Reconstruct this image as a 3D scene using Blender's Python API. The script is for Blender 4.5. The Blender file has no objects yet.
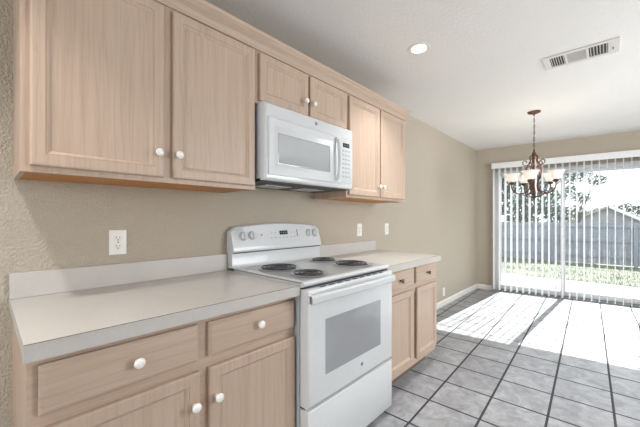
import bpy, bmesh, math, random
from mathutils import Vector, Matrix

random.seed(7)
R = math.radians
C = bpy.context.scene.collection
SC = bpy.context.scene

# ------------------------------------------------------------------ camera
cam_d = bpy.data.cameras.new('camera')
cam = bpy.data.objects.new('camera', cam_d)
C.objects.link(cam)
cam.location = (1.708, 0.0, 1.226)
cam.rotation_euler = (R(90), 0, R(42.794))
cam_d.sensor_width = 36
cam_d.lens = 310.95 / 640 * 36
cam_d.shift_y = 5.2 / 640
cam_d.clip_start = 0.02
cam_d.clip_end = 300
SC.camera = cam

# ------------------------------------------------------------------ world, sun, large lights, exposure
w = bpy.data.worlds.new('sky')
SC.world = w
w.use_nodes = True
bg = w.node_tree.nodes['Background']
bg.inputs['Color'].default_value = (0.90, 0.95, 1.0, 1)
bg.inputs['Strength'].default_value = 1.35

sun_d = bpy.data.lights.new('sun', 'SUN')
sun_d.energy = 11.0
sun_d.angle = R(0.4)
sun_d.color = (1.0, 0.98, 0.96)
sun = bpy.data.objects.new('sun', sun_d)
C.objects.link(sun)
sun.rotation_euler = Vector((-0.062, -1.0, -0.735)).to_track_quat('-Z', 'Y').to_euler()
sun.location = (2, 12, 8)


def area(name, loc, direction, sx, sy, power, color=(1, 1, 1), shape='RECTANGLE', spread=180):
    d = bpy.data.lights.new(name, 'AREA')
    d.shape = shape
    d.size = sx
    if shape == 'RECTANGLE':
        d.size_y = sy
    d.energy = power
    d.color = color
    d.spread = R(spread)
    o = bpy.data.objects.new(name, d)
    C.objects.link(o)
    o.location = loc
    o.rotation_euler = Vector(direction).to_track_quat('-Z', 'Y').to_euler()
    return o


# added fill lights, set inside the unseen right and rear wall openings
area('right_fill_light', (3.92, 3.1, 1.5), (-1, 0, 0), 2.2, 1.2, 52, (0.93, 0.96, 1.0))
area('rear_fill_light', (1.7, -2.4, 1.45), (0, 1, 0), 2.4, 1.6, 20, (0.93, 0.96, 1.0))
# recessed cans near the cabinets; the pair farther out is added as unseen fill
for (lx, ly, pw) in ((0.72, 2.10, 4), (0.72, -0.30, 5), (2.6, -0.30, 6), (2.6, 2.10, 6)):
    area('can_and_fill_lamp', (lx, ly, 2.425), (0, 0, -1), 0.11, 0.11, pw, (1.0, 0.98, 0.95), 'DISK', 100)

SC.view_settings.view_transform = 'Standard'
SC.view_settings.look = 'None'
SC.view_settings.exposure = 0.62
SC.view_settings.gamma = 1.0
SC.view_settings.use_curve_mapping = False


# ------------------------------------------------------------------ materials
def lin(c):
    def f(v):
        v /= 255.0
        return v / 12.92 if v <= 0.04045 else ((v + 0.055) / 1.055) ** 2.4
    return (f(c[0]), f(c[1]), f(c[2]), 1.0)


class NT:
    def __init__(s, name):
        s.m = bpy.data.materials.new(name)
        s.m.use_nodes = True
        s.t = s.m.node_tree
        s.b = s.t.nodes['Principled BSDF']
        s.out = s.t.nodes['Material Output']

    def n(s, typ, **kw):
        x = s.t.nodes.new(typ)
        for k, v in kw.items():
            setattr(x, k, v)
        return x

    def l(s, a, b):
        s.t.links.new(a, b)

    def coord(s, scale=(1, 1, 1), out='Object', rnd=False, loc=(0, 0, 0), rot=(0, 0, 0), typ='POINT'):
        tc = s.n('ShaderNodeTexCoord')
        mp = s.n('ShaderNodeMapping', vector_type=typ)
        mp.inputs['Scale'].default_value = scale
        mp.inputs['Rotation'].default_value = rot
        mp.inputs['Location'].default_value = loc
        s.l(tc.outputs[out], mp.inputs['Vector'])
        if rnd:
            oi = s.n('ShaderNodeObjectInfo')
            vm = s.n('ShaderNodeVectorMath', operation='SCALE')
            vm.inputs[0].default_value = (13.0, 7.0, 11.0)
            s.l(oi.outputs['Random'], vm.inputs['Scale'])
            ad = s.n('ShaderNodeVectorMath', operation='ADD')
            s.l(mp.outputs[0], ad.inputs[0])
            s.l(vm.outputs[0], ad.inputs[1])
            return ad.outputs[0]
        return mp.outputs[0]

    def noise(s, vec, scale, detail=4, rough=0.5, dist=0.0):
        x = s.n('ShaderNodeTexNoise')
        x.inputs['Scale'].default_value = scale
        x.inputs['Detail'].default_value = detail
        x.inputs['Roughness'].default_value = rough
        x.inputs['Distortion'].default_value = dist
        s.l(vec, x.inputs['Vector'])
        return x.outputs[0]

    def ramp(s, fac, stops):
        x = s.n('ShaderNodeValToRGB')
        e = x.color_ramp.elements
        while len(e) < len(stops):
            e.new(0.5)
        for i, (p, c) in enumerate(stops):
            e[i].position = p
            e[i].color = c
        s.l(fac, x.inputs[0])
        return x.outputs[0]

    def mix(s, fac, a, b, mode='MIX'):
        x = s.n('ShaderNodeMix', data_type='RGBA', blend_type=mode)
        for idx, v in ((0, fac), (6, a), (7, b)):
            if isinstance(v, (int, float)):
                x.inputs[idx].default_value = v
            elif isinstance(v, tuple):
                x.inputs[idx].default_value = v
            else:
                s.l(v, x.inputs[idx])
        return x.outputs[2]

    def bump(s, h, strength=0.2, dist=0.01):
        x = s.n('ShaderNodeBump')
        x.inputs['Strength'].default_value = strength
        x.inputs['Distance'].default_value = dist
        s.l(h, x.inputs['Height'])
        s.l(x.outputs[0], s.b.inputs['Normal'])

    def set(s, color=None, rough=None, metal=None, spec=None, coat=None, emit=None, estr=None):
        b = s.b.inputs
        if color is not None:
            if isinstance(color, tuple):
                b['Base Color'].default_value = color
            else:
                s.l(color, b['Base Color'])
        if rough is not None:
            b['Roughness'].default_value = rough
        if metal is not None:
            b['Metallic'].default_value = metal
        if spec is not None:
            b['Specular IOR Level'].default_value = spec
        if coat is not None:
            b['Coat Weight'].default_value = coat
            b['Coat Roughness'].default_value = 0.08
        if emit is not None:
            b['Emission Color'].default_value = emit
            b['Emission Strength'].default_value = estr
        return s.m


M = {}


def simple(name, c, rough=0.5, var=0.04, scale=30, **kw):
    t = NT(name)
    n = t.noise(t.coord(), scale, 3)
    base = lin(c)
    dark = tuple(v * (1 - var) for v in base[:3]) + (1,)
    lite = tuple(min(1, v * (1 + var)) for v in base[:3]) + (1,)
    t.set(t.ramp(n, [(0.3, dark), (0.7, lite)]), rough, **kw)
    M[name] = t.m
    return t.m


def wall_mat(name, c, bump=0.35, scale=75):
    t = NT(name)
    v = t.coord()
    n = t.noise(v, scale, 3, 0.55)
    n2 = t.noise(v, 1.3, 3)
    base = lin(c)
    col = t.mix(n2, tuple(x * 0.97 for x in base[:3]) + (1,), tuple(x * 1.03 for x in base[:3]) + (1,))
    h = t.ramp(n, [(0.42, (0, 0, 0, 1)), (0.62, (1, 1, 1, 1))])
    t.set(col, 0.62, spec=0.35)
    t.bump(h, bump, 0.004)
    M[name] = t.m


def wood(name, axis):
    # pickled oak: pale pinkish tan with darker open grain running along the given axis
    t = NT(name)
    sc = [30, 30, 30]
    sc[axis] = 1.2
    fine = [150, 150, 150]
    fine[axis] = 5.0
    ring = [1.0, 1.0, 1.0]
    ring[axis] = 0.16
    g = t.noise(t.coord(tuple(sc), rnd=True), 1.0, 4, 0.6, 0.8)
    f = t.noise(t.coord(tuple(fine), rnd=True), 1.0, 3, 0.6)
    # growth rings: distorted thin lines that close into arches along the grain
    wv = t.n('ShaderNodeTexWave', wave_type='BANDS', bands_direction='Z' if axis == 1 else 'Y', wave_profile='SAW')
    wv.inputs['Scale'].default_value = 9.0
    wv.inputs['Distortion'].default_value = 9.0
    wv.inputs['Detail'].default_value = 2.0
    wv.inputs['Detail Scale'].default_value = 1.1
    t.l(t.coord(tuple(ring), rnd=True), wv.inputs['Vector'])
    c1 = t.ramp(g, [(0.25, lin((186, 162, 143))), (0.50, lin((193, 170, 151))), (0.80, lin((198, 177, 159)))])
    c2 = t.ramp(wv.outputs[0], [(0.0, (0.84, 0.80, 0.77, 1)), (0.16, (0.97, 0.96, 0.955, 1)), (0.75, (1, 1, 1, 1)), (1.0, (0.93, 0.91, 0.89, 1))])
    c3 = t.ramp(f, [(0.36, (0.88, 0.85, 0.83, 1)), (0.50, (1, 1, 1, 1))])
    c = t.mix(0.55, c1, c2, 'MULTIPLY')
    c = t.mix(0.5, c, c3, 'MULTIPLY')
    t.set(c, 0.42, spec=0.4)
    t.bump(f, 0.10, 0.002)
    M[name] = t.m


wall_mat('wall_paint', (193, 182, 165), 0.8, 105)
wall_mat('ceiling_paint', (236, 234, 230), 0.25, 60)
wood('oak_upright', 2)
wood('oak_level', 1)
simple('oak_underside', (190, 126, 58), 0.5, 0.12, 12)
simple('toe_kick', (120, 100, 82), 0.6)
simple('porcelain', (240, 238, 232), 0.12, 0.01, coat=0.6)
simple('appliance_white', (210, 212, 213), 0.28, 0.01, coat=0.35)
simple('appliance_side', (196, 199, 202), 0.35, 0.02)
simple('panel_grey', (205, 208, 210), 0.25, 0.02)
simple('seam_dark', (38, 40, 44), 0.5)
simple('seam_brown', (112, 100, 88), 0.5)
simple('display_black', (26, 30, 32), 0.15)
simple('display_segment', (150, 170, 168), 0.4)
simple('emblem_grey', (128, 132, 138), 0.3, 0.03, metal=0.4)
simple('print_grey', (150, 154, 160), 0.5)
simple('coil_iron', (52, 52, 54), 0.28)
simple('chrome_pan', (190, 192, 196), 0.3, 0.05, metal=0.6)
simple('nickel', (112, 98, 88), 0.35, 0.05, metal=0.7)
simple('trim_white', (232, 229, 222), 0.4, 0.02)
simple('plate_white', (238, 236, 230), 0.3, 0.01)
simple('slot_dark', (60, 56, 52), 0.6)
simple('vane_vinyl', (232, 233, 232), 0.42, 0.02)
simple('vinyl_frame', (228, 229, 230), 0.35, 0.02)
simple('threshold_grey', (150, 150, 152), 0.4, 0.05)
simple('vent_white', (216, 213, 206), 0.45, 0.02)
simple('vent_dark', (62, 60, 56), 0.7)
simple('bronze', (92, 60, 46), 0.38, 0.25, 60, metal=0.55)
simple('candle_cream', (205, 190, 165), 0.5)
simple('bark', (112, 100, 92), 0.9, 0.3, 20)
simple('leaf_green', (80, 98, 80), 0.6, 0.3, 3)
simple('leaf_pale', (98, 110, 94), 0.6, 0.3, 3)
simple('leaf_dark', (72, 88, 74), 0.6, 0.3, 3)
simple('roof_shingle', (176, 166, 156), 0.9, 0.10, 6)
simple('house_brick', (164, 164, 166), 0.9, 0.10, 10)
simple('fascia_white', (235, 235, 232), 0.6)

t = NT('vane_vinyl_sheet')
n = t.noise(t.coord(), 40, 2)
t.set(t.ramp(n, [(0.3, lin((249, 249, 249))), (0.7, lin((253, 253, 253)))]), 0.42)
tl = t.n('ShaderNodeBsdfTranslucent')
tl.inputs[0].default_value = (0.90, 0.91, 0.92, 1)
mx = t.n('ShaderNodeMixShader')
mx.inputs[0].default_value = 0.4
t.l(t.b.outputs[0], mx.inputs[1])
t.l(tl.outputs[0], mx.inputs[2])
t.l(mx.outputs[0], t.out.inputs['Surface'])
M['vane_vinyl_sheet'] = t.m

# laminate counter: pale, finely speckled
t = NT('laminate')
v = t.coord()
n1 = t.noise(v, 260, 3, 0.6)
n2 = t.noise(v, 9, 4, 0.6)
c = t.mix(n2, lin((192, 187, 181)), lin((204, 200, 194)))
sp = t.ramp(n1, [(0.38, (0.94, 0.935, 0.93, 1)), (0.55, (1, 1, 1, 1))])
t.set(t.mix(0.8, c, sp, 'MULTIPLY'), 0.30, spec=0.45)
M['laminate'] = t.m

# floor tile: slate-grey squares with dark grout
t = NT('floor_tile')
v = t.coord(loc=(1.424, 2.691, 0), rot=(0, 0, R(1.9)), typ='TEXTURE')
br = t.n('ShaderNodeTexBrick')
br.offset = 0.0
br.squash = 1.0
br.inputs['Scale'].default_value = 1.0
br.inputs['Brick Width'].default_value = 0.3125
br.inputs['Row Height'].default_value = 0.3125
br.inputs['Mortar Size'].default_value = 0.0074
br.inputs['Mortar Smooth'].default_value = 0.15
br.inputs['Bias'].default_value = 0.0
br.inputs['Color1'].default_value = (0.86, 0.86, 0.86, 1)
br.inputs['Color2'].default_value = (1.06, 1.06, 1.06, 1)
br.inputs['Mortar'].default_value = (1, 1, 1, 1)
t.l(v, br.inputs['Vector'])
n1 = t.noise(v, 9, 8, 0.68, 0.9)
n2 = t.noise(v, 38, 4, 0.6)
c = t.ramp(n1, [(0.30, lin((128, 129, 132))), (0.50, lin((156, 157, 160))), (0.72, lin((184, 185, 187)))])
c = t.mix(0.35, c, t.ramp(n2, [(0.3, (0.75, 0.75, 0.76, 1)), (0.7, (1.1, 1.1, 1.1, 1))]), 'MULTIPLY')
c = t.mix(1.0, c, br.outputs['Color'], 'MULTIPLY')
c = t.mix(br.outputs['Fac'], c, lin((66, 66, 70)))
mr = t.n('ShaderNodeMapRange')
mr.inputs['To Min'].default_value = 0.30
mr.inputs['To Max'].default_value = 1.0
t.l(br.outputs['Fac'], mr.inputs['Value'])
t.set(c, spec=0.3)
t.l(mr.outputs[0], t.b.inputs['Roughness'])
inv = t.n('ShaderNodeMath', operation='SUBTRACT')
inv.inputs[0].default_value = 1.0
t.l(br.outputs['Fac'], inv.inputs[1])
t.bump(inv.outputs[0], 0.35, 0.004)
M['floor_tile'] = t.m

# weathered grey fence boards
t = NT('fence_wood')
v = t.coord((7, 7, 0.5))
n = t.noise(v, 1.5, 5, 0.6)
t.set(t.ramp(n, [(0.3, lin((124, 128, 138))), (0.7, lin((158, 162, 172)))]), 0.9)
M['fence_wood'] = t.m

# concrete patio with leaf stains
t = NT('patio_concrete')
v = t.coord()
n = t.noise(v, 3, 5, 0.6)
n2 = t.noise(v, 22, 3, 0.5)
c = t.ramp(n, [(0.3, lin((104, 98, 94))), (0.7, lin((134, 127, 123)))])
c = t.mix(1.0, c, t.ramp(n2, [(0.30, (0.6, 0.57, 0.52, 1)), (0.40, (1, 1, 1, 1))]), 'MULTIPLY')
t.set(c, 0.9)
M['patio_concrete'] = t.m

t = NT('lawn_soil')
v = t.coord()
n = t.noise(v, 2.2, 6, 0.65)
t.set(t.ramp(n, [(0.3, lin((84, 90, 70))), (0.55, lin((104, 108, 88))), (0.75, lin((128, 122, 106)))]), 0.95)
M['lawn_soil'] = t.m
simple('grass_blade', (98, 106, 82), 0.7, 0.25, 2)


def glass_mat(name, tint, gloss, rough=0.02, dust=0.0):
    t = NT(name)
    tr = t.n('ShaderNodeBsdfTransparent')
    tr.inputs[0].default_value = tint
    gl = t.n('ShaderNodeBsdfGlossy')
    gl.inputs['Roughness'].default_value = rough
    lw = t.n('ShaderNodeLayerWeight')
    lw.inputs[0].default_value = gloss
    mx = t.n('ShaderNodeMixShader')
    t.l(lw.outputs['Fresnel'], mx.inputs[0])
    t.l(tr.outputs[0], mx.inputs[1])
    t.l(gl.outputs[0], mx.inputs[2])
    du = t.n('ShaderNodeBsdfTranslucent')      # dust film
    du.inputs[0].default_value = (0.95, 0.96, 1.0, 1)
    m2 = t.n('ShaderNodeMixShader')
    m2.inputs[0].default_value = dust
    t.l(mx.outputs[0], m2.inputs[1])
    t.l(du.outputs[0], m2.inputs[2])
    t.l(m2.outputs[0], t.out.inputs['Surface'])
    M[name] = t.m


glass_mat('clear_glass', (0.95, 0.97, 0.97, 1), 0.12, dust=0.006)

t = NT('oven_glass')
t.set(lin((150, 152, 155)), 0.07, spec=0.6, coat=0.5)
M['oven_glass'] = t.m
t = NT('microwave_glass')
n = t.n('ShaderNodeTexChecker')
n.inputs['Scale'].default_value = 420
n.inputs['Color1'].default_value = lin((165, 168, 170))
n.inputs['Color2'].default_value = lin((178, 181, 183))
t.l(t.coord(), n.inputs['Vector'])
t.set(n.outputs[0], 0.12, coat=0.5)
M['microwave_glass'] = t.m

t = NT('shade_alabaster')
v = t.coord()
n = t.noise(v, 14, 3, 0.6, 1.0)
t.set(t.ramp(n, [(0.3, lin((226, 224, 220))), (0.7, lin((240, 239, 237)))]), 0.4, emit=(1.0, 0.92, 0.82, 1), estr=0.04)
tl = t.n('ShaderNodeBsdfTranslucent')
tl.inputs[0].default_value = (0.95, 0.92, 0.88, 1)
mx = t.n('ShaderNodeMixShader')
mx.inputs[0].default_value = 0.30
t.l(t.b.outputs[0], mx.inputs[1])
t.l(tl.outputs[0], mx.inputs[2])
t.l(mx.outputs[0], t.out.inputs['Surface'])
M['shade_alabaster'] = t.m

t = NT('bulb_glow')
t.set((1, 0.9, 0.75, 1), 0.3, emit=(1.0, 0.92, 0.80, 1), estr=5)
M['bulb_glow'] = t.m
t = NT('lens_glow')
t.set((1, 0.97, 0.92, 1), 0.3, emit=(1.0, 0.95, 0.88, 1), estr=5)
M['lens_glow'] = t.m


# ------------------------------------------------------------------ mesh helpers
class MB:
    """Collects shapes in one bmesh; build() links them as one mesh object."""

    def __init__(s):
        s.bm = bmesh.new()

    def box(s, x0, x1, y0, y1, z0, z1, bev=0.0, seg=2):
        vs = [s.bm.verts.new(p) for p in ((x0, y0, z0), (x1, y0, z0), (x1, y1, z0), (x0, y1, z0),
                                          (x0, y0, z1), (x1, y0, z1), (x1, y1, z1), (x0, y1, z1))]
        fs = [s.bm.faces.new([vs[i] for i in f]) for f in
              ((3, 2, 1, 0), (4, 5, 6, 7), (0, 1, 5, 4), (1, 2, 6, 5), (2, 3, 7, 6), (3, 0, 4, 7))]
        if bev > 0:
            es = list({e for f in fs for e in f.edges})
            bmesh.ops.bevel(s.bm, geom=es, offset=bev, segments=seg, profile=0.5, affect='EDGES')
        return s

    def loft(s, loops, cap0=True, cap1=True, cyc=True):
        rows = [[s.bm.verts.new(p) for p in lp] for lp in loops]
        n = len(rows[0])
        for a, b in zip(rows, rows[1:]):
            for i in range(n if cyc else n - 1):
                j = (i + 1) % n
                s.bm.faces.new((a[i], a[j], b[j], b[i]))
        if cap0:
            s.bm.faces.new(rows[0][::-1])
        if cap1:
            s.bm.faces.new(rows[-1])
        return s

    def lathe(s, prof, c, axis=(0, 0, 1), seg=24, cap=True):
        ax = Vector(axis).normalized()
        q = ax.to_track_quat('Z', 'Y')
        loops = []
        for r, h in prof:
            loops.append([Vector(c) + q @ Vector((max(r, 1e-4) * math.cos(2 * math.pi * i / seg),
                                                  max(r, 1e-4) * math.sin(2 * math.pi * i / seg), h)) for i in range(seg)])
        return s.loft(loops, cap, cap)

    def tube(s, pts, rad, seg=8, cap=True):
        pts = [Vector(p) for p in pts]
        n = len(pts)
        rad = rad if isinstance(rad, (list, tuple)) else [rad] * n
        loops = []
        up = None
        for i, p in enumerate(pts):
            d = (pts[min(i + 1, n - 1)] - pts[max(i - 1, 0)])
            d = d.normalized() if d.length > 1e-9 else Vector((0, 0, 1))
            if up is None:
                up = Vector((0, 0, 1)) if abs(d.z) < 0.9 else Vector((1, 0, 0))
            a = d.cross(up)
            if a.length < 1e-6:
                a = d.orthogonal()
            a.normalize()
            b = a.cross(d).normalized()
            up = b
            loops.append([p + (a * math.cos(2 * math.pi * k / seg) + b * math.sin(2 * math.pi * k / seg)) * rad[i]
                          for k in range(seg)])
        return s.loft(loops, cap, cap)

    def prism(s, poly, axis, a0, a1):
        """poly in the two other axes (in xyz order), extruded along axis from a0 to a1"""
        def P(p, a):
            q = list(p)
            q.insert(axis, a)
            return tuple(q)
        return s.loft([[P(p, a0) for p in poly], [P(p, a1) for p in poly]])

    def rect_rings(s, y0, y1, z0, z1, seq, cap0=True, cap1=True):
        """rectangular rings facing +x; seq of (inset, x)"""
        return s.loft([[(x, y0 + i, z0 + i), (x, y1 - i, z0 + i), (x, y1 - i, z1 - i), (x, y0 + i, z1 - i)]
                       for i, x in seq], cap0, cap1)

    def quad(s, a, b, c, d):
        s.bm.faces.new([s.bm.verts.new(p) for p in (a, b, c, d)])

    def build(s, name, mat, parent=None, local=False, smooth=35):
        bmesh.ops.recalc_face_normals(s.bm, faces=s.bm.faces[:])
        off = Vector((0, 0, 0))
        if parent is not None and not local:
            p = parent
            while p is not None:
                off += p.location
                p = p.parent
        if off.length > 0:
            bmesh.ops.translate(s.bm, verts=s.bm.verts[:], vec=-off)
        me = bpy.data.meshes.new(name)
        s.bm.to_mesh(me)
        s.bm.free()
        me.materials.append(M[mat])
        if smooth:
            for p in me.polygons:
                p.use_smooth = True
            me.set_sharp_from_angle(angle=R(smooth))
        o = bpy.data.objects.new(name, me)
        C.objects.link(o)
        if parent is not None:
            o.parent = parent
        return o


def tag(o, label, cat, group=None, kind=None):
    o['label'] = label
    o['category'] = cat
    if group:
        o['group'] = group
    if kind:
        o['kind'] = kind
    return o


def thing(name, label, cat, loc=(0, 0, 0), rz=0.0, group=None, kind=None):
    o = bpy.data.objects.new(name, None)
    o.empty_display_size = 0.1
    C.objects.link(o)
    o.location = loc
    o.rotation_euler = (0, 0, rz)
    return tag(o, label, cat, group, kind)


def structure(o, label, cat):
    return tag(o, label, cat, kind='structure')


def copy_tree(o, parent=None):
    kids = list(o.children)
    c = o.copy()
    C.objects.link(c)
    if parent is not None:
        c.parent = parent
    for k in kids:
        copy_tree(k, c)
    return c


def arc(c, r, a0, a1, n):
    return [(c[0] + r * math.cos(a0 + (a1 - a0) * i / n), c[1] + r * math.sin(a0 + (a1 - a0) * i / n)) for i in range(n + 1)]


# ------------------------------------------------------------------ the setting
CEIL = 2.437
FAR = R(5.71)                 # the far wall is a few degrees off square
FO = (0.0, 5.92, 0.0)
# local frame of the far wall: x along it, y outwards, z up

mb = MB()
mb.box(-0.12, 4.12, -2.62, 6.5, -0.12, 0.0)
# the part of the slab that would stick out past the far wall is trimmed to the wall line
bmesh.ops.bisect_plane(mb.bm, geom=mb.bm.verts[:] + mb.bm.edges[:] + mb.bm.faces[:], plane_co=Vector(FO) + Vector((-math.sin(FAR), math.cos(FAR), 0)) * 0.13,
                       plane_no=(-math.sin(FAR), math.cos(FAR), 0), clear_outer=True)
bmesh.ops.holes_fill(mb.bm, edges=mb.bm.edges[:])
structure(mb.build('floor', 'floor_tile', smooth=0), 'grey slate-look square tile floor with dark grout', 'floor')

structure(MB().box(-0.12, 4.12, -2.62, 6.6, CEIL, CEIL + 0.12).build('ceiling', 'ceiling_paint', smooth=0),
          'off-white textured ceiling', 'ceiling')
structure(MB().box(-0.12, 0.0, -2.62, 6.1, 0.0, CEIL).build('wall_left', 'wall_paint', smooth=0),
          'long beige textured wall behind the cabinets', 'wall')
S0, S1, DH = 0.275, 3.035, 2.03
mb = MB()
mb.box(-0.02, S0, 0, 0.14, 0, CEIL)
mb.box(S1, 4.2, 0, 0.14, 0, CEIL)
mb.box(S0, S1, 0, 0.14, DH, CEIL)
o = structure(mb.build('wall_far', 'wall_paint', smooth=0), 'beige end wall around the sliding glass door', 'wall')
o.location = FO
o.rotation_euler = (0, 0, FAR)
# right and rear walls, out of the picture, each with an opening added for fill light
mb = MB()
mb.box(4.0, 4.12, -2.62, 2.0, 0, CEIL)
mb.box(4.0, 4.12, 4.2, 6.4, 0, CEIL)
mb.box(4.0, 4.12, 2.0, 4.2, 0, 0.9)
mb.box(4.0, 4.12, 2.0, 4.2, 2.1, CEIL)
structure(mb.build('wall_right', 'wall_paint', smooth=0), 'beige wall opposite the cabinets', 'wall')
mb = MB()
mb.box(0, 0.5, -2.62, -2.5, 0, CEIL)
mb.box(2.9, 4.0, -2.62, -2.5, 0, CEIL)
mb.box(0.5, 2.9, -2.62, -2.5, 0, 0.65)
mb.box(0.5, 2.9, -2.62, -2.5, 2.25, CEIL)
structure(mb.build('wall_back', 'wall_paint', smooth=0), 'beige wall behind the camera', 'wall')

BBP = [(0.0, 0.0), (0.014, 0.0), (0.014, 0.062), (0.009, 0.072), (0.004, 0.078), (0.0, 0.078)]
structure(MB().prism(BBP, 1, 2.66, 5.925).build('baseboard_left', 'trim_white'), 'white baseboard along the long beige wall', 'baseboard')
o = structure(MB().prism([(-a, b) for a, b in BBP], 0, 0.016, S0 - 0.03).build('baseboard_far', 'trim_white'),
              'short white baseboard between corner and sliding door', 'baseboard')
o.location = FO
o.rotation_euler = (0, 0, FAR)

# sliding glass door, in the far wall's frame
d = thing('door_1', 'white framed sliding glass patio door', 'door', FO, FAR, kind='structure')
mb = MB()
mb.box(S0, S0 + 0.05, 0.02, 0.13, 0.0, DH, 0.003)
mb.box(S1 - 0.05, S1, 0.02, 0.13, 0.0, DH, 0.003)
mb.box(S0 + 0.05, S1 - 0.05, 0.02, 0.13, DH - 0.05, DH, 0.003)
mb.build('door_frame', 'vinyl_frame', d, True)
mb = MB()
mb.prism([(0.0, 0.0), (0.14, 0.0), (0.14, 0.02), (0.11, 0.03), (0.09, 0.03), (0.088, 0.02), (0.07, 0.02), (0.068, 0.03),
          (0.05, 0.03), (0.048, 0.02), (0.0, 0.015)], 0, S0 + 0.05, S1 - 0.05)
mb.build('threshold', 'threshold_grey', d, True)


def sash(s0, s1, y, hand):
    mb = MB()
    z0, z1 = 0.032, DH - 0.052
    mb.box(s0, s0 + 0.055, y, y + 0.032, z0, z1, 0.003)
    mb.box(s1 - 0.055, s1, y, y + 0.032, z0, z1, 0.003)
    mb.box(s0 + 0.055, s1 - 0.055, y, y + 0.032, z1 - 0.05, z1, 0.003)
    mb.box(s0 + 0.055, s1 - 0.055, y, y + 0.032, z0, z0 + 0.075, 0.003)
    p = mb.build('door_panel', 'vinyl_frame', d, True)
    MB().box(s0 + 0.05, s1 - 0.05, y + 0.012, y + 0.018, z0 + 0.07, z1 - 0.045).build('glass', 'clear_glass', p, True, 0)
    if hand:
        m2 = MB()
        m2.box(s0 + 0.016, s0 + 0.04, y - 0.010, y, 0.90, 1.14, 0.003)
        m2.tube([(s0 + 0.028, y - 0.008, 0.93), (s0 + 0.028, y - 0.035, 0.95), (s0 + 0.028, y - 0.035, 1.09), (s0 + 0.028, y - 0.008, 1.11)], 0.006)
        m2.build('handle', 'vinyl_frame', p, True)


sash(S0 + 0.05, 1.235, 0.035, True)
sash(1.18, 2.130, 0.078, False)
sash(2.075, S1 - 0.05, 0.035, False)

# unseen windows added around the fill lights
wd = thing('fill_window_right', 'white framed unseen window added opposite the cabinets for fill light', 'window', (4.06, 3.1, 0.9), kind='structure')
mb = MB()
for (a, b, z0, z1) in ((2.0, 2.05, 0.9, 2.1), (4.15, 4.2, 0.9, 2.1), (2.05, 4.15, 0.9, 0.95), (2.05, 4.15, 2.05, 2.1), (3.075, 3.125, 0.95, 2.05)):
    mb.box(4.03, 4.09, a, b, z0, z1, 0.003)
mb.build('fill_window_frame', 'vinyl_frame', wd)
wd = thing('fill_window_rear', 'white framed unseen window added behind the camera for fill light', 'window', (1.7, -2.56, 0.65), kind='structure')
mb = MB()
for (a, b, z0, z1) in ((0.5, 0.55, 0.65, 2.25), (2.85, 2.9, 0.65, 2.25), (0.55, 2.85, 0.65, 0.70), (0.55, 2.85, 2.2, 2.25), (1.675, 1.725, 0.70, 2.2)):
    mb.box(a, b, -2.59, -2.53, z0, z1, 0.003)
mb.build('fill_window_frame', 'vinyl_frame', wd)


# ------------------------------------------------------------------ cabinets
def knob(c, parent, mat='porcelain', r=0.0165):
    k = r / 0.0165
    prof = [(0.0075, 0.0), (0.0070, 0.004), (0.0060, 0.010), (0.0075, 0.013), (0.0135, 0.0155), (0.0165, 0.0200),
            (0.0165, 0.0235), (0.0140, 0.0275), (0.0085, 0.0300), (0.0, 0.0308)]
    return MB().lathe([(a * k, b * (k if k < 1 else 1)) for a, b in prof], c, (1, 0, 0), 20).build('knob', mat, parent)


def cab_door(cab, xf, y0, y1, z0, z1, kn=None, kmat='porcelain', st=0.047):
    t = 0.019
    seq = [(0, xf - t), (0, xf - 0.005), (0.002, xf - 0.0015), (0.006, xf), (st - 0.009, xf), (st - 0.0075, xf - 0.0030), (st - 0.005, xf - 0.0022),
           (st - 0.004, xf - 0.0026), (st + 0.003, xf - 0.0080), (st + 0.007, xf - 0.0120), (st + 0.007, xf - t)]
    dr = MB().rect_rings(y0, y1, z0, z1, seq, False, False)
    # close the back of the frame
    dr.loft([[(xf - t, y0, z0), (xf - t, y1, z0), (xf - t, y1, z1), (xf - t, y0, z1)],
             [(xf - t, y0 + st + .007, z0 + st + .007), (xf - t, y1 - st - .007, z0 + st + .007), (xf - t, y1 - st - .007, z1 - st - .007), (xf - t, y0 + st + .007, z1 - st - .007)]], False, False)
    bmesh.ops.remove_doubles(dr.bm, verts=dr.bm.verts[:], dist=1e-5)
    dr = dr.build('door', 'oak_upright', cab, smooth=18)
    i = st + 0.0068
    MB().box(xf - 0.018, xf - 0.0115, y0 + i, y1 - i, z0 + i, z1 - i).build('door_panel', 'oak_upright', dr, smooth=0)
    if kn:
        knob((xf, kn[0], kn[1]), dr, kmat)
    return dr


def drawer_front(cab, xf, y0, y1, z0, z1, kn, kmat='porcelain', kr=0.0165):
    seq = [(0, xf - 0.019), (0, xf - 0.008), (0.003, xf - 0.0065), (0.010, xf - 0.0005), (0.013, xf)]
    f = MB().rect_rings(y0, y1, z0, z1, seq).build('drawer', 'oak_level', cab)
    knob((xf, kn[0], kn[1]), f, kmat, kr)
    return f


def frame_bars(xb, xf, ys, zs, z_extra=()):
    """stiles at ys [(y0,y1)], rails at zs [(z0,z1)] between first and last stile"""
    mb = MB()
    z0 = min(z[0] for z in zs)
    z1 = max(z[1] for z in zs)
    for a, b in ys:
        mb.box(xb, xf, a, b, z0, z1)
    for (a, b), (c_, e) in zip(ys, ys[1:]):
        for q0, q1 in zs:
            mb.box(xb, xf, b, c_, q0, q1)
    return mb


UX, UZ0, UZ1 = 0.325, 1.380, 2.150


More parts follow.
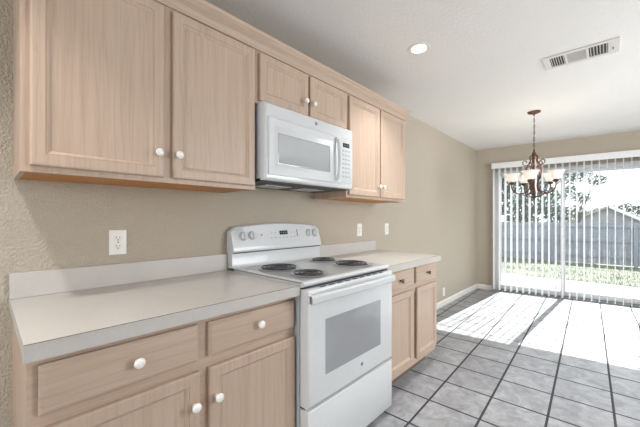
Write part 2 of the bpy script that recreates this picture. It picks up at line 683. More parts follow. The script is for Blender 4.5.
def upper(label, y0, y1, z0, doors, mid):
    cab = thing('upper_cabinet', label, 'cabinet', (0, (y0 + y1) / 2, z0), group='wall cabinets above the counter')
    mb = MB()
    t = 0.014
    mb.box(0, UX - 0.019, y0, y0 + t, z0, UZ1)
    mb.box(0, UX - 0.019, y1 - t, y1, z0, UZ1)
    mb.box(0, 0.006, y0 + t, y1 - t, z0, UZ1)
    mb.box(0.006, UX - 0.019, y0 + t, y1 - t, UZ1 - t, UZ1)
    mb.build('carcass', 'oak_upright', cab, smooth=0)
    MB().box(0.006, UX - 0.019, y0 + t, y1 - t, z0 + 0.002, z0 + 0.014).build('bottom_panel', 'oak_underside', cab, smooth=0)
    ff = frame_bars(UX - 0.019, UX, [(y0, y0 + 0.032), (mid - 0.03, mid + 0.03), (y1 - 0.026, y1)],
                    [(z0, z0 + 0.036), (UZ1 - 0.045, UZ1)])
    ff.build('face_frame', 'oak_upright', cab, smooth=0)
    for (a, b, c_, e, k) in doors:
        cab_door(cab, UX + 0.020, a, b, c_, e, k)
    return cab


upper('tall two-door pickled oak wall cabinet nearest the camera, beside the microwave', 0.078, 0.984, UZ0,
      [(0.100, 0.512, 1.400, 2.118, (0.488, 1.498)), (0.551, 0.970, 1.400, 2.118, (0.569, 1.499))], 0.531)
upper('short two-door pickled oak wall cabinet directly above the white microwave', 0.985, 1.770, 1.845,
      [(1.005, 1.370, 1.862, 2.118, (1.335, 1.946)), (1.386, 1.752, 1.862, 2.118, (1.406, 1.944))], 1.378)
upper('far two-door pickled oak wall cabinet at the end of the crown molding', 1.771, 2.658, UZ0,
      [(1.790, 2.194, 1.400, 2.118, (2.172, 1.484)), (2.212, 2.612, 1.400, 2.118, (2.232, 1.484))], 2.203)

# crown molding along the top of the three wall cabinets, mitred and returned at the near end
crown = [(0.0, 2.132), (0.010, 2.132), (0.010, 2.142), (0.016, 2.148), (0.020, 2.158), (0.030, 2.168), (0.040, 2.174), (0.046, 2.180), (0.046, 2.194), (0.052, 2.198), (0.056, 2.204), (0.056, 2.212), (0.0, 2.212)]
mb = MB()
ye, ys_ = 2.658, 0.078
loops = []
for px, py, sx, sy in ((0.0, ys_, 0, -1), (UX, ys_, 1, -1), (UX, ye, 1, 0)):
    loops.append([(px + sx * a * 0.85, py + sy * a * 0.85, z) for a, z in crown])
mb.loft(loops, True, True)
structure(mb.build('trim_1', 'oak_level'), 'stepped pickled oak crown molding on the wall cabinets', 'crown molding')

BX = 0.608


def base_cab(label, y0, y1, mid, drawers, doors, endl, endr):
    cab = thing('base_cabinet', label, 'cabinet', (0, (y0 + y1) / 2, 0), group='base cabinets under the counter')
    mb = MB()
    t = 0.016
    for a in (y0, y1 - t):
        # end panel with a toe notch
        mb.prism([(0.002, 0.0), (BX - 0.075, 0.0), (BX - 0.075, 0.10), (BX - 0.019, 0.10), (BX - 0.019, 0.874), (0.002, 0.874)], 1, a, a + t)
    mb.box(0.002, BX - 0.019, y0 + t, y1 - t, 0.10, 0.116)
    mb.box(0.002, 0.010, y0 + t, y1 - t, 0.116, 0.874)
    mb.build('carcass', 'oak_upright', cab, smooth=0)
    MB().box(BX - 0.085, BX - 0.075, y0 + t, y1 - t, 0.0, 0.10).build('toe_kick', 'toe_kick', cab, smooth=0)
    frame_bars(BX - 0.019, BX, [(y0, y0 + 0.034), (mid - 0.03, mid + 0.03), (y1 - 0.022, y1)],
               [(0.10, 0.145), (0.655, 0.728), (0.838, 0.874)]).build('face_frame', 'oak_level', cab, smooth=0)
    for (a, b, c_, e, k, km) in drawers:
        drawer_front(cab, BX + 0.02, a, b, c_, e, k, km, 0.0165 if km == 'porcelain' else 0.0162)
    for (a, b, c_, e, k) in doors:
        cab_door(cab, BX + 0.02, a, b, c_, e, k)
    return cab


base_cab('two-drawer pickled oak base cabinet with round white knobs, nearest the camera', 0.074, 1.003, 0.547,
         [(0.096, 0.526, 0.711, 0.843, (0.326, 0.780), 'porcelain'), (0.566, 0.996, 0.714, 0.842, (0.788, 0.784), 'porcelain')],
         [(0.096, 0.530, 0.130, 0.674, (0.508, 0.560)), (0.568, 0.996, 0.130, 0.674, (0.596, 0.560))], True, False)
base_cab('narrow pickled oak base cabinet beyond the range with small bronze drawer knobs', 1.776, 2.655, 2.235,
         [(1.796, 2.213, 0.726, 0.856, (2.005, 0.785), 'nickel'), (2.268, 2.645, 0.726, 0.856, (2.455, 0.790), 'nickel')],
         [(1.796, 2.205, 0.140, 0.690, None), (2.278, 2.645, 0.140, 0.690, None)], False, True)


def countertop(label, y0, y1, bs1, bt):
    # laminate top with a square dropped front edge and a separate backsplash strip
    prof = [(0.0, 0.876), (0.612, 0.876), (0.612, 0.866), (0.652, 0.866), (0.655, 0.869), (0.655, 0.9125), (0.6535, 0.914), (0.0, 0.914)]
    o = MB().prism(prof, 1, y0, y1).build('countertop', 'laminate')
    tag(o, label, 'countertop', 'laminate countertops')
    MB().box(0.6535, 0.6556, y0, y1, 0.9128, 0.9141).build('edge_seam', 'seam_brown', o, smooth=0)
    MB().box(0.0, 0.020, y0, bs1, 0.914, 0.914 + bt, 0.002, 1).build('backsplash', 'laminate', o)
    return o


countertop('large pale laminate countertop with backsplash, nearest the camera', 0.066, 1.002, 1.002, 0.100)
countertop('pale laminate countertop past the range, ending at the bare wall', 1.778, 2.668, 2.640, 0.098)

# ------------------------------------------------------------------ range
RY0, RY1 = 1.005, 1.773
RM = (RY0 + RY1) / 2
rg = thing('range', 'freestanding white electric coil range between the two countertops', 'range', (0.34, RM, 0))
mb = MB()
mb.box(0.02, 0.640, RY0 + 0.004, RY1 - 0.004, 0.03, 0.904, 0.002, 1)
for fx in (0.06, 0.58):
    for fy in (RY0 + 0.05, RY1 - 0.05):
        mb.lathe([(0.018, 0.0), (0.018, 0.032)], (fx, fy, 0.0), seg=12)
mb.build('body', 'appliance_side', rg)
# cooktop: shallow tray with rounded front edge
mb = MB()
prof = [(0.0, 0.903), (0.650, 0.903), (0.668, 0.906), (0.676, 0.913), (0.678, 0.920), (0.674, 0.928), (0.664, 0.933), (0.652, 0.932), (0.640, 0.926),
        (0.10, 0.926), (0.0, 0.926)]
mb.prism(prof, 1, RY0, RY1)
# raised side rims
for a, b in ((RY0, RY0 + 0.018), (RY1 - 0.018, RY1)):
    mb.box(0.05, 0.660, a, b, 0.918, 0.9325, 0.004)
ct = mb.build('cooktop', 'appliance_white', rg)

# backguard: upright lower panel, slanted control head with an arched top
mb = MB()
loops = []
NB = 24
for i in range(NB + 1):
    u = i / NB
    y = RY0 + (RY1 - RY0) * u
    top = 1.172 + 0.026 * (1 - (2 * u - 1) ** 2)
    e = min(u, 1 - u) * (RY1 - RY0)
    r = max(0.0, 0.022 - e)
    top -= 0.022 - math.sqrt(max(0.0, 0.022 ** 2 - r ** 2))
    loops.append([(0.004, y, 0.916), (0.004, y, top - 0.004), (0.012, y, top), (0.040, y, top), (0.050, y, top - 0.008),
                  (0.074, y, 1.055), (0.080, y, 1.032), (0.078, y, 1.024), (0.068, y, 1.020), (0.064, y, 1.016), (0.064, y, 0.950), (0.070, y, 0.930), (0.086, y, 0.918), (0.086, y, 0.916)])
mb.loft(loops)
bgd = mb.build('backguard', 'appliance_white', rg, smooth=40)
MB().box(0.064, 0.0745, RY0 + 0.006, RY1 - 0.006, 1.0165, 1.0205).build('shadow_seam', 'seam_dark', bgd, smooth=0)


def bgx(z, y):      # x of the control face at height z
    tp = 1.164 + 0.026 * (1 - (2 * (y - RY0) / (RY1 - RY0) - 1) ** 2)
    return 0.050 + (tp - z) / (tp - 1.055) * 0.024


nrm = Vector((0.109, 0, 0.024)).normalized()
for (y, z) in ((1.083, 1.117), (1.148, 1.119), (1.648, 1.121), (1.713, 1.117)):
    cpos = Vector((bgx(z, y) - 0.001, y, z))
    k = MB().lathe([(0.029, 0.0), (0.029, 0.003), (0.026, 0.005), (0.0245, 0.016), (0.0225, 0.019), (0.0, 0.0195)], cpos, nrm, 24)
    q = nrm.to_track_quat('Z', 'Y')
    # grip bar across the dial
    e1 = q @ Vector((1, 0, 0))
    lo = []
    for h in (0.018, 0.026):
        lo.append([cpos + nrm * h + Vector((0, a * 0.0045, 0)) + Vector((-nrm.z, 0, nrm.x)) * (b * 0.023) for a, b in ((-1, -1), (1, -1), (1, 1), (-1, 1))])
    k.loft(lo)
    kk = k.build('control_knob', 'panel_grey', bgd)
# clock display with faint segments, touch pads and light slot
z = 1.128


def face_box(mb, y0, y1, z0, z1, h=0.0012):
    lo = []
    for hh in (-0.001, h):
        lo.append([(bgx(zz, yy) + nrm.x * hh, yy, zz + nrm.z * hh) for yy, zz in ((y0, z0), (y1, z0), (y1, z1), (y0, z1))])
    mb.loft(lo)


mb = MB()
face_box(mb, 1.372, 1.444, 1.117, 1.144)
dsp = mb.build('display', 'display_black', bgd, smooth=0)
mb = MB()
for yy in (1.386, 1.402, 1.418, 1.430):
    face_box(mb, yy - 0.0045, yy + 0.0045, 1.129, 1.1310, 0.0018)
    face_box(mb, yy + 0.0025, yy + 0.0045, 1.1225, 1.138, 0.0018)
mb.build('display_segment', 'display_segment', dsp, smooth=0)
for yy, wy, z_ in [(1.295 + i * 0.034, 0.014, 1.096) for i in range(7)] + [(q_, 0.010, 1.128) for q_ in (1.30, 1.33, 1.470, 1.500)]:
    mb = MB()
    face_box(mb, yy, yy + wy, z_, z_ + 0.005)
    mb.build('touch_key', 'print_grey', bgd, smooth=0)
mb = MB()
face_box(mb, 1.532, 1.537, 1.100, 1.150)
mb.build('light_slot', 'seam_dark', bgd, smooth=0)
mb = MB()
face_box(mb, 1.218, 1.226, 1.117, 1.125)
mb.build('indicator_light', 'seam_dark', bgd, smooth=0)

# four coil burners: chrome drip pan, black spiral
for (bx, by, r) in ((0.255, 1.214, 0.117), (0.525, 1.195, 0.092), (0.215, 1.656, 0.092), (0.475, 1.640, 0.115)):
    bn = MB().lathe([(r + 0.014, 0.0), (r + 0.015, 0.003), (r + 0.009, 0.0048), (r + 0.002, 0.0025), (r * 0.72, -0.0035), (0.03, -0.004), (0.0, -0.004)],
                    (bx, by, 0.9285), seg=40, cap=True)
    bn = bn.build('burner', 'chrome_pan', rg)
    pts = []
    turns = 4 if r > 0.1 else 3
    N = turns * 30
    for i in range(N + 1):
        a = 2 * math.pi * i / 30
        rr = 0.016 + (r - 0.016) * i / N
        pts.append((bx + rr * math.cos(a), by + rr * math.sin(a), 0.9375))
    m2 = MB().tube(pts, 0.0042, 6)
    for kk in range(3):
        a = kk * 2 * math.pi / 3 + 0.3
        m2.tube([(bx, by, 0.9315), (bx + (r - 0.004) * math.cos(a), by + (r - 0.004) * math.sin(a), 0.9315)], 0.0024, 6)
    m2.build('coil', 'coil_iron', bn)

# oven door, handle, window
DZ0, DZ1 = 0.345, 0.895
xf = 0.700
mb = MB()
mb.rect_rings(RY0 + 0.004, RY1 - 0.004, DZ0, DZ1, [(0, 0.648), (0, xf - 0.014), (0.002, xf - 0.006), (0.008, xf - 0.001), (0.014, xf)])
od = mb.build('oven_door', 'appliance_white', rg)
wy0, wy1, wz0, wz1 = 1.128, 1.626, 0.468, 0.738
mb = MB()
mb.rect_rings(wy0, wy1, wz0, wz1, [(0, xf - 0.004), (0, xf + 0.0008), (0.002, xf + 0.0012)])
mb.build('oven_window', 'oven_glass', od)
mb = MB().lathe([(0.0105, 0.0), (0.0105, 0.0018), (0.009, 0.0022), (0.0, 0.0022)], (xf, RM + 0.045, 0.415), (1, 0, 0), 20)
mb.build('emblem', 'emblem_grey', od)
# wide bar handle across the top of the door, with end brackets
mb = MB()
hl = []
for i in range(17):
    u = i / 16
    y = RY0 + 0.004 + (RY1 - RY0 - 0.026) * u
    bow = 0.006 * (1 - (2 * u - 1) ** 2)
    x0, x1 = 0.712 + bow, 0.732 + bow
    hl.append([(x0, y, 0.834), (x1 - 0.006, y, 0.834), (x1, y, 0.840), (x1, y, 0.866), (x1 - 0.006, y, 0.874), (x0, y, 0.874)])
mb.loft(hl)
for a, b in ((RY0 + 0.004, RY0 + 0.034), (RY1 - 0.052, RY1 - 0.024)):
    mb.box(xf - 0.004, 0.724, a, b, 0.836, 0.872, 0.002, 1)
mb.build('handle', 'appliance_white', od)
# dark slotted vent strip above the door
mb = MB()
mb.box(0.640, 0.664, RY0 + 0.006, RY1 - 0.006, 0.890, 0.9035)
mb.build('vent_strip', 'seam_dark', rg, smooth=0)
mb = MB()
for i in range(9):
    y = RY0 + 0.10 + i * 0.066
    mb.box(0.676, 0.690, y, y + 0.045, 0.8930, 0.8955)
mb.build('vent_slot', 'seam_dark', od, smooth=0)
# storage drawer
mb = MB()
mb.rect_rings(RY0 + 0.004, RY1 - 0.004, 0.036, 0.333, [(0, 0.648), (0, xf - 0.012), (0.003, xf - 0.004), (0.010, xf)])
mb.build('storage_drawer', 'appliance_white', rg)
MB().box(0.640, 0.668, RY0 + 0.010, RY1 - 0.010, 0.332, 0.346).build('drawer_gap', 'seam_dark', rg, smooth=0)

# ------------------------------------------------------------------ microwave
MY0, MY1, MZ0, MZ1 = 0.990, 1.756, 1.430, 1.843
mw = thing('microwave', 'white over-the-range microwave hung below the short cabinet', 'microwave', (0.2, (MY0 + MY1) / 2, MZ0))
MB().box(0.004, 0.362, MY0 + 0.002, MY1 - 0.002, MZ0 + 0.012, MZ1 - 0.001, 0.003, 1).build('body', 'appliance_side', mw)
mb = MB()
mb.box(0.03, 0.375, MY0 + 0.012, MY1 - 0.012, MZ0 - 0.004, MZ0 + 0.0125)
bt = mb.build('bottom_plate', 'seam_dark', mw, smooth=0)
for yy in (MY0 + 0.13, MY1 - 0.33):
    MB().box(0.10, 0.24, yy, yy + 0.20, MZ0 - 0.007, MZ0 - 0.003).build('filter', 'chrome_pan', bt, smooth=0)
CPY = 1.622      # split between door and control panel
mf = 0.400
# rounded one-piece front fascia behind the door
mb = MB()
mb.rect_rings(MY0, MY1, MZ0, MZ1, [(0, 0.362), (0, mf - 0.016), (0.003, mf - 0.008), (0.010, mf - 0.002), (0.018, mf)])
fs = mb.build('front_panel', 'appliance_white', mw)
mb = MB()
mb.rect_rings(MY0 + 0.020, CPY - 0.010, MZ0 + 0.030, MZ1 - 0.078, [(0, mf - 0.002), (0, mf + 0.005), (0.004, mf + 0.008), (0.040, mf + 0.008), (0.044, mf + 0.006)])
md = mb.build('door', 'appliance_white', mw)
mb = MB()
mb.rect_rings(1.075, 1.500, 1.522, 1.688, [(0, mf + 0.004), (0, mf + 0.0075), (0.004, mf + 0.0085), (0.006, mf + 0.0068)])
mb.build('window', 'microwave_glass', md)
# slim bowed handle at the door's edge
mb = MB()
hp = []
for i in range(13):
    u = i / 12
    hp.append((mf + 0.010 + 0.028 * math.sin(math.pi * u) ** 0.35, 1.562, 1.478 + 0.272 * u))
mb.tube(hp, [0.0125] * 13, 12)
mb.build('handle', 'appliance_white', md)
mb = MB()
mb.rect_rings(1.610, 1.742, MZ0 + 0.036, MZ1 - 0.090, [(0, mf - 0.002), (0, mf + 0.0025), (0.002, mf + 0.003)])
cp = mb.build('control_panel', 'panel_grey', mw)
mb = MB().box(mf + 0.002, mf + 0.0038, 1.636, 1.706, 1.708, 1.736)
ds = mb.build('display', 'display_black', cp, smooth=0)
mb = MB()
for yy in (1.650, 1.664, 1.680, 1.692):
    mb.box(mf + 0.0036, mf + 0.0042, yy - 0.004, yy + 0.004, 1.7205, 1.7225)
    mb.box(mf + 0.0036, mf + 0.0042, yy + 0.0025, yy + 0.004, 1.714, 1.730)
mb.build('display_segment', 'display_segment', ds, smooth=0)
for r_ in range(7):
    for c_ in range(3):
        yy = 1.632 + c_ * 0.030
        zz = 1.680 - r_ * 0.029
        MB().box(mf + 0.0028, mf + 0.0036, yy, yy + 0.019, zz, zz + 0.007).build('touch_key', 'print_grey', cp, smooth=0)
mb = MB().lathe([(0.011, 0.0), (0.011, 0.0018), (0.0095, 0.0022), (0.0, 0.0022)], (mf - 0.0005, 1.378, 1.806), (1, 0, 0), 20)
mb.build('emblem', 'emblem_grey', fs)
# thin seam under the top fascia
MB().box(mf - 0.004, mf + 0.0006, MY0 + 0.020, MY1 - 0.020, MZ1 - 0.0785, MZ1 - 0.0765).build('seam', 'print_grey', fs, smooth=0)


# ------------------------------------------------------------------ outlets
def outlet_proto():
    t = thing('outlet', '', 'outlet', (0, 0, 0), group='wall outlets')
    MB().rect_rings(-0.036, 0.036, -0.058, 0.058, [(0, 0.0), (0, 0.003), (0.002, 0.0055), (0.005, 0.006)]).build('cover_plate', 'plate_white', t)
    for s in (1, -1):
        rc = MB().lathe([(0.0165, 0.0), (0.0165, 0.0072), (0.0155, 0.0078), (0.0, 0.0078)], (0.0, 0, 0.0195 * s), (1, 0, 0), 20).build('receptacle', 'plate_white', t)
        mb = MB()
        mb.box(0.0070, 0.0083, -0.0075, -0.0055, 0.0195 * s - 0.001, 0.0195 * s + 0.008)
        mb.box(0.0070, 0.0083, 0.0055, 0.0075, 0.0195 * s - 0.001, 0.0195 * s + 0.008)
        mb.lathe([(0.0028, 0.0), (0.0028, 0.0013)], (0.0070, 0, 0.0195 * s - 0.008), (1, 0, 0), 10)
        mb.build('slot', 'slot_dark', rc)
    MB().lathe([(0.003, 0.0), (0.003, 0.001), (0.0, 0.0012)], (0.006, 0, 0), (1, 0, 0), 10).build('screw', 'slot_dark', t)
    return t


op = outlet_proto()
for i, (y, z, lab) in enumerate((
        (0.431, 1.114, 'white duplex outlet on the wall above the large countertop'),
        (2.385, 1.122, 'white outlet above the far countertop, just past the range'),
        (2.872, 1.118, 'white outlet beyond the end of the far countertop at counter height'),
        (4.425, 0.190, 'white outlet low on the bare wall just above the baseboard'))):
    o = op if i == 0 else copy_tree(op)
    o.location = (0.0, y, z)
    o['label'] = lab

# ------------------------------------------------------------------ ceiling things
rl = thing('recessed_light', 'round recessed ceiling light, switched on', 'ceiling light', (0.722, 2.100, CEIL))
MB().lathe([(0.050, -0.004), (0.066, -0.005), (0.076, -0.003), (0.078, 0.0), (0.050, 0.0)], (0.722, 2.1, CEIL), seg=36, cap=False).build('trim_ring', 'trim_white', rl)
MB().lathe([(0.051, -0.0055), (0.030, -0.0075), (0.0, -0.008)], (0.722, 2.1, CEIL), seg=36, cap=False).build('lens', 'lens_glow', rl)

VX, VY = 1.555, 2.985
av = thing('air_vent', 'white rectangular ceiling air register with three louvred sections', 'air vent', (VX, VY, CEIL))
mb = MB()
hw, hd, ld_ = 0.212, 0.120, 0.086
z0, z1 = CEIL - 0.008, CEIL - 0.0005
mb.box(VX - hw, VX + hw, VY - hd, VY - ld_, z0, z1, 0.002, 1)
mb.box(VX - hw, VX + hw, VY + ld_, VY + hd, z0, z1, 0.002, 1)
for a, b in ((-hw, -0.173), (-0.086, -0.072), (0.036, 0.052), (0.154, hw)):
    mb.box(VX + a, VX + b, VY - ld_, VY + ld_, z0, z1, 0.001, 1)
mb.build('frame', 'vent_white', av)
MB().box(VX - 0.174, VX + 0.155, VY - ld_ - 0.001, VY + ld_ + 0.001, CEIL - 0.0012, CEIL - 0.0004).build('duct_opening', 'vent_dark', av, smooth=0)
for a, b, tilt in ((-0.173, -0.086, 1), (0.052, 0.154, 1)):
    mb = MB()
    n = 6
    for i in range(n):
        x = VX + a + (b - a) * (i + 0.5) / n
        mb.prism([(x - 0.002 * tilt, CEIL - 0.0015), (x + 0.002 * tilt, CEIL - 0.0085), (x + 0.0045 * tilt, CEIL - 0.0085), (x + 0.001 * tilt, CEIL - 0.0015)], 1, VY - ld_, VY + ld_)
    mb.build('louvre_set', 'vent_white', av, smooth=0)
mb = MB()
for i in range(12):
    y = VY - ld_ + 0.006 + i * 0.0142
    mb.prism([(y - 0.002, CEIL - 0.0015), (y + 0.003, CEIL - 0.0085), (y + 0.005, CEIL - 0.008), (y, CEIL - 0.0015)], 0, VX - 0.072, VX + 0.036)
mb.build('louvre_set', 'vent_white', av, smooth=0)
mb = MB()
mb.tube([(VX + 0.180, VY + 0.02, CEIL - 0.008), (VX + 0.180, VY + 0.02, CEIL - 0.018), (VX + 0.180, VY - 0.025, CEIL - 0.024)], 0.003, 6)
mb.build('damper_lever', 'vent_dark', av)

# chandelier
HX, HY = 1.095, 4.230
ch = thing('chandelier', 'bronze five-arm scrolled chandelier with glowing alabaster bowl shades', 'chandelier', (HX, HY, CEIL))
MB().lathe([(0.064, 0.0), (0.064, -0.006), (0.056, -0.016), (0.030, -0.024), (0.012, -0.032), (0.006, -0.045), (0.0, -0.045)], (HX, HY, CEIL), seg=32).build('ceiling_plate', 'bronze', ch)
mb = MB()
zt, zb = CEIL - 0.045, 2.005
nl = 11
for i in range(nl):
    zc = zt - (zt - zb) * (i + 0.5) / nl
    hl_ = (zt - zb) / nl * 0.62
    pts = []
    for k in range(17):
        a = 2 * math.pi * k / 16
        dx = 0.0075 * math.cos(a)
        dz = hl_ * math.sin(a)
        pts.append((HX + (dx if i % 2 else 0), HY + (0 if i % 2 else dx), zc + dz))
    mb.tube(pts, 0.0021, 6, False)
mb.tube([(HX, HY, zt + 0.01), (HX + 0.004, HY, 2.25), (HX - 0.003, HY + 0.002, 2.12), (HX, HY, 1.99)], 0.0018, 6)
mb.build('chain', 'bronze', ch)
MB().lathe([(0.004, 2.012), (0.010, 2.000), (0.006, 1.990), (0.012, 1.982), (0.022, 1.970), (0.018, 1.955), (0.006, 1.945), (0.005, 1.80), (0.009, 1.78),
            (0.010, 1.74), (0.005, 1.70), (0.005, 1.60), (0.010, 1.575), (0.013, 1.545), (0.018, 1.515), (0.014, 1.490), (0.022, 1.478), (0.016, 1.462), (0.008, 1.452), (0.010, 1.444), (0.0, 1.432)],
           (HX, HY, 0), seg=20).build('column', 'bronze', ch)


def smooth_path(p, n=6):
    """Catmull-Rom through (r,z) points"""
    out = []
    P = [p[0]] + list(p) + [p[-1]]
    for i in range(1, len(P) - 2):
        for k in range(n):
            t_ = k / n
            a, b, c_, e = P[i - 1], P[i], P[i + 1], P[i + 2]
            out.append(tuple(0.5 * ((2 * b[j]) + (-a[j] + c_[j]) * t_ + (2 * a[j] - 5 * b[j] + 4 * c_[j] - e[j]) * t_ ** 2 + (-a[j] + 3 * b[j] - 3 * c_[j] + e[j]) * t_ ** 3) for j in (0, 1)))
    out.append(p[-1])
    return out


def spiral(c, r0, r1, a0, a1, n=20):
    return [(c[0] + (r0 + (r1 - r0) * i / n) * math.cos(a0 + (a1 - a0) * i / n), c[1] + (r0 + (r1 - r0) * i / n) * math.sin(a0 + (a1 - a0) * i / n)) for i in range(n + 1)]


cam_dir = math.atan2(0 - HY, 1.708 - HX)
for k in range(5):
    a = cam_dir - R(9) + k * 2 * math.pi / 5
    er = Vector((math.cos(a), math.sin(a), 0))

    def P3(pp):
        return [Vector((HX, HY, 0)) + er * r_ + Vector((0, 0, z_)) for r_, z_ in pp]
    mb = MB()
    # main arm: lyre from the crown down to the hub, out and up to the cup
    mb.tube(P3(smooth_path([(0.012, 1.950), (0.040, 1.925), (0.034, 1.880), (0.060, 1.830), (0.078, 1.780), (0.066, 1.700), (0.044, 1.630), (0.046, 1.565), (0.090, 1.525), (0.145, 1.510), (0.192, 1.535), (0.216, 1.580), (0.217, 1.628)])), 0.0062, 8)
    # upper scroll
    mb.tube(P3(smooth_path([(0.036, 1.875), (0.050, 1.840), (0.078, 1.832)], 4)[:-1] + spiral((0.082, 1.866), 0.034, 0.010, -1.5, 3.6)), 0.0050, 8)
    mb.tube(P3(spiral((0.052, 1.790), 0.030, 0.008, 2.6, -2.2)), 0.0042, 8)
    # lower scroll
    mb.tube(P3(smooth_path([(0.020, 1.480), (0.050, 1.472), (0.090, 1.492)], 4)[:-1] + spiral((0.088, 1.512), 0.022, 0.007, -1.5, 3.4)), 0.0050, 8)
    arm = mb.build('arm', 'bronze', ch)
    cx_, cy_ = HX + er.x * 0.217, HY + er.y * 0.217
    MB().lathe([(0.007, 1.616), (0.016, 1.622), (0.027, 1.630), (0.030, 1.640), (0.024, 1.646), (0.020, 1.654), (0.0, 1.654)], (cx_, cy_, 0), seg=20).build('cup', 'bronze', arm)
    prof = [(0.019, 1.650), (0.032, 1.654), (0.046, 1.665), (0.055, 1.682), (0.060, 1.702), (0.067, 1.722), (0.080, 1.738), (0.087, 1.744),
            (0.083, 1.745), (0.064, 1.725), (0.056, 1.703), (0.051, 1.683), (0.042, 1.669), (0.029, 1.659), (0.019, 1.655)]
    MB().lathe(prof, (cx_, cy_, 0), seg=28, cap=False).build('shade', 'shade_alabaster', arm)
    MB().lathe([(0.010, 1.654), (0.012, 1.675), (0.020, 1.700), (0.022, 1.714), (0.016, 1.728), (0.0, 1.734)], (cx_, cy_, 0), seg=16).build('bulb', 'bulb_glow', arm)
    ld = bpy.data.lights.new('chandelier_bulb_lamp', 'POINT')
    ld.energy = 0.6
    ld.color = (1.0, 0.95, 0.88)
    ld.shadow_soft_size = 0.02
    lo = bpy.data.objects.new('chandelier_bulb_lamp', ld)
    C.objects.link(lo)
    lo.location = (cx_, cy_, 1.752)

# ------------------------------------------------------------------ vertical blind
bl = thing('vertical_blind', 'white vertical vane blind hanging open across the sliding glass door', 'blind', FO, FAR)
mb = MB()
mb.box(0.252, 3.10, -0.115, -0.108, 2.066, 2.160, 0.002, 1)
mb.box(0.252, 0.258, -0.108, 0.0, 2.066, 2.160, 0.001, 1)
mb.box(3.094, 3.10, -0.108, 0.0, 2.066, 2.160, 0.001, 1)
mb.box(0.258, 3.094, -0.108, 0.0, 2.150, 2.158)
mb.build('valance', 'vane_vinyl', bl, True)
MB().box(0.262, 3.090, -0.078, -0.042, 2.085, 2.120, 0.002, 1).build('headrail', 'vinyl_frame', bl, True)
vane = None
pitch = 0.0835
for i in range(33):
    s = 0.285 + i * pitch
    if vane is None:
        mb = MB()
        W = 0.089
        loops = []
        for z_ in (0.025, 2.070):
            front = [(0.0022 * (1 - (2 * u / 8 - 1) ** 2) - 0.0012, -W / 2 + W * u / 8, z_) for u in range(9)]
            back = [(x + 0.0014, y, z_) for x, y, _ in front[::-1]]
            loops.append(front + back)
        mb.loft(loops)
        mb.box(-0.004, 0.004, -0.008, 0.008, 2.066, 2.088)
        vane = mb.build('vane', 'vane_vinyl_sheet', bl, True)
        o = vane
    else:
        o = vane.copy()
        C.objects.link(o)
        o.parent = bl
    o.location = (s, -0.060, 0)
    o.rotation_euler = (0, 0, -FAR - R(8.2) + R(random.uniform(-1.5, 1.5)))
mb = MB()
mb.tube([(0.268, -0.09, 2.08), (0.268, -0.092, 1.5), (0.268, -0.09, 0.95)], 0.0016, 6)
mb.lathe([(0.004, 0.0), (0.008, -0.01), (0.008, -0.045), (0.0, -0.05)], (0.268, -0.09, 0.95), seg=10)
mb.build('pull_chain', 'vinyl_frame', bl, True)

# ------------------------------------------------------------------ outside
structure(MB().box(-4.0, 6.5, 6.11, 8.40, -0.25, -0.07).build('patio', 'patio_concrete', smooth=0), 'pale concrete patio outside the glass door', 'patio')


def gz(x, y):
    t_ = min(1.0, max(0.0, (y - 8.6) / 7.0))
    return -0.10 - 0.42 * t_ - max(0, y - 16) * 0.02


mb = MB()
nx, ny = 24, 30
rows = []
for j in range(ny + 1):
    y = 8.35 + (60 - 8.35) * (j / ny) ** 1.8
    rows.append([(-25 + 60 * i / nx, y, gz(0, y) + random.uniform(-0.015, 0.015)) for i in range(nx + 1)])
mb.loft(rows, False, False, False)
structure(mb.build('lawn', 'lawn_soil'), 'sunlit backyard lawn beyond the patio', 'lawn')
mb = MB()
for i in range(14000):
    y = 8.44 + 7.2 * random.random() ** 1.3
    x = random.uniform(-3.0, 5.0)
    h = random.uniform(0.03, 0.075)
    a = random.uniform(0, math.pi)
    dx, dy = math.cos(a) * 0.006, math.sin(a) * 0.006
    z = gz(x, y) - 0.01
    lx, ly = random.uniform(-0.03, 0.03), random.uniform(-0.03, 0.03)
    v = [mb.bm.verts.new(p) for p in ((x - dx, y - dy, z), (x + dx, y + dy, z), (x + lx, y + ly, z + h))]
    mb.bm.faces.new(v)
tag(mb.build('grass', 'grass_blade', smooth=0), 'short pale green grass growing between patio and fence', 'grass', kind='stuff')

# board fence
FY = 16.0
fn = thing('fence', 'weathered grey board privacy fence across the back of the yard', 'fence', (3, FY, -0.52))
mb = MB()
x = -5.0
while x < 7.0:
    wv = 0.138 + random.uniform(-0.004, 0.004)
    top = 1.09 + random.uniform(-0.02, 0.02)
    mb.prism([(x, -0.50), (x + wv, -0.50), (x + wv, top - 0.03), (x + wv - 0.03, top), (x + 0.03, top), (x, top - 0.03)], 1, FY - 0.01 + random.uniform(-0.004, 0.004), FY + 0.009)
    x += wv + 0.006
mb.build('board_panel', 'fence_wood', fn, smooth=0)
for z_ in (-0.25, 0.35, 0.90):
    MB().box(-5.0, 7.0, FY - 0.055, FY - 0.016, z_, z_ + 0.085).build('rail', 'fence_wood', fn, smooth=0)
for i in range(5):
    MB().box(-4.8 + i * 2.4, -4.7 + i * 2.4, FY - 0.15, FY - 0.056, -0.55, 1.02).build('post', 'fence_wood', fn, smooth=0)


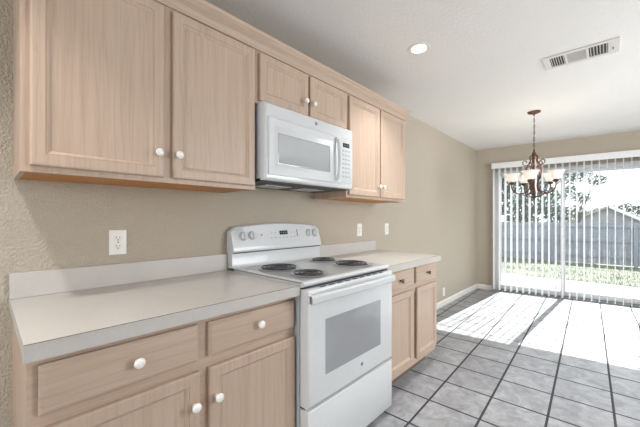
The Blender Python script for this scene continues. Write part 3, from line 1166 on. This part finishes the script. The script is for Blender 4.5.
def leaves(mb, c, rad, n, size, squash=0.8):
    for i in range(n):
        while True:
            p = Vector((random.uniform(-1, 1), random.uniform(-1, 1), random.uniform(-1, 1)))
            if p.length < 1:
                break
        p = Vector(c) + Vector((p.x * rad, p.y * rad, p.z * rad * squash))
        a = Vector((random.gauss(0, 1), random.gauss(0, 1), random.gauss(0, 1))).normalized()
        b = a.orthogonal().normalized()
        s_ = size * random.uniform(0.6, 1.3)
        q = a.cross(b) * 0.45
        vs = [mb.bm.verts.new(p + v_ * s_) for v_ in (-b * 0.6, q * 0.7, b * 0.6, -q * 0.7)]
        mb.bm.faces.new(vs)


def tree(label, base, h, crown_pts, leaf, size, n, trunk_r=0.09, name='tree'):
    t_ = thing(name, label, 'tree', base, group='trees in the backyards')
    mb = MB()
    b = Vector(base)
    fork = b + Vector((0, 0, h * 0.4))
    mb.tube([b, b + Vector((0.05, 0, h * 0.2)), fork], [trunk_r, trunk_r * 0.85, trunk_r * 0.7], 8)
    for c_, r_ in crown_pts:
        cc = Vector(c_)
        mid = fork.lerp(cc, 0.5) + Vector((random.uniform(-.1, .1), random.uniform(-.1, .1), 0.15))
        mb.tube([fork, mid, cc], [trunk_r * 0.5, trunk_r * 0.3, trunk_r * 0.1], 6)
    mb.build('trunk', 'bark', t_)
    mb = MB()
    for c_, r_ in crown_pts:
        leaves(mb, c_, r_, int(n * r_ * r_), size)
    mb.build('foliage', leaf, t_, smooth=0)


tree('dense green tree beyond the fence, behind the chandelier', (-1.3, 19.0, -0.6), 3.6,
     [((-2.5, 19.0, 2.2), 1.0), ((-1.7, 18.9, 3.3), 1.0), ((-0.9, 19.2, 2.2), 1.0), ((-1.6, 19.0, 1.3), 0.8), ((-2.9, 19.1, 3.7), 1.0), ((-0.5, 19.0, 3.5), 0.8), ((-0.1, 19.1, 1.4), 0.6)], 'leaf_green', 0.13, 1500)
tree('loose pale branching tree beside the neighbouring roof, above the fence', (0.6, 21.0, -0.6), 3.8,
     [((0.3, 21.0, 3.6), 0.7), ((0.9, 20.9, 3.9), 0.65), ((0.2, 21.0, 2.6), 0.5), ((1.3, 21.1, 3.2), 0.4), ((0.7, 21.0, 2.3), 0.4), ((1.6, 20.9, 3.9), 0.4), ((0.4, 21.2, 1.6), 0.5)], 'leaf_pale', 0.13, 800, 0.05)
tree('bushy dark tree rising behind the neighbouring roof', (3.0, 42.0, -1.2), 3.6,
     [((2.2, 42, 2.1), 0.6), ((3.0, 42, 2.3), 0.6), ((3.8, 42, 2.0), 0.7), ((4.7, 42, 1.7), 0.7)], 'leaf_dark', 0.18, 500, 0.14)
tree('small round tree rising behind the roof slope, near the pale tree', (0.3, 42.0, -1.0), 2.9,
     [((0.2, 42, 1.7), 0.6), ((0.9, 42, 1.9), 0.55), ((-0.5, 42, 1.5), 0.6)], 'leaf_dark', 0.18, 500, 0.06)

# neighbour's house beyond the fence: gable end toward the yard
hs = thing('house', 'neighbouring gabled house with pale shingle roof behind the fence', 'house', (1.8, 30, -1.2))
ax, az = 1.77, 2.14
MB().prism([(-1.3, -1.3), (4.8, -1.3), (4.8, 0.35), (ax, az - 0.06), (-1.3, 0.55)], 1, 30.0, 38.0).build('wall', 'house_brick', hs, smooth=0)


def slope(x0, z0, x1, z1, y0, y1, th=0.14):
    return [(x0, z0), (x1, z1), (x1, z1 + th), (x0, z0 + th)], y0, y1


MB().prism([(ax, az - 0.10), (5.3, -0.05), (5.3, 0.08), (ax, az + 0.05)], 1, 29.7, 38.3).build('roof', 'roof_shingle', hs, smooth=0)
MB().prism([(ax, az - 0.10), (-1.9, 0.22), (-1.9, 0.35), (ax, az + 0.05)], 1, 29.7, 38.3).build('roof', 'roof_shingle', hs, smooth=0)
MB().prism([(ax, az - 0.16), (5.3, -0.11), (5.3, 0.10), (ax, az + 0.07)], 1, 29.62, 29.69).build('fascia', 'fascia_white', hs, smooth=0)
MB().prism([(1.75, 0.85), (2.75, 0.85), (2.27, 1.18)], 1, 28.6, 29.6).build('porch_gable', 'fence_wood', hs, smooth=0)
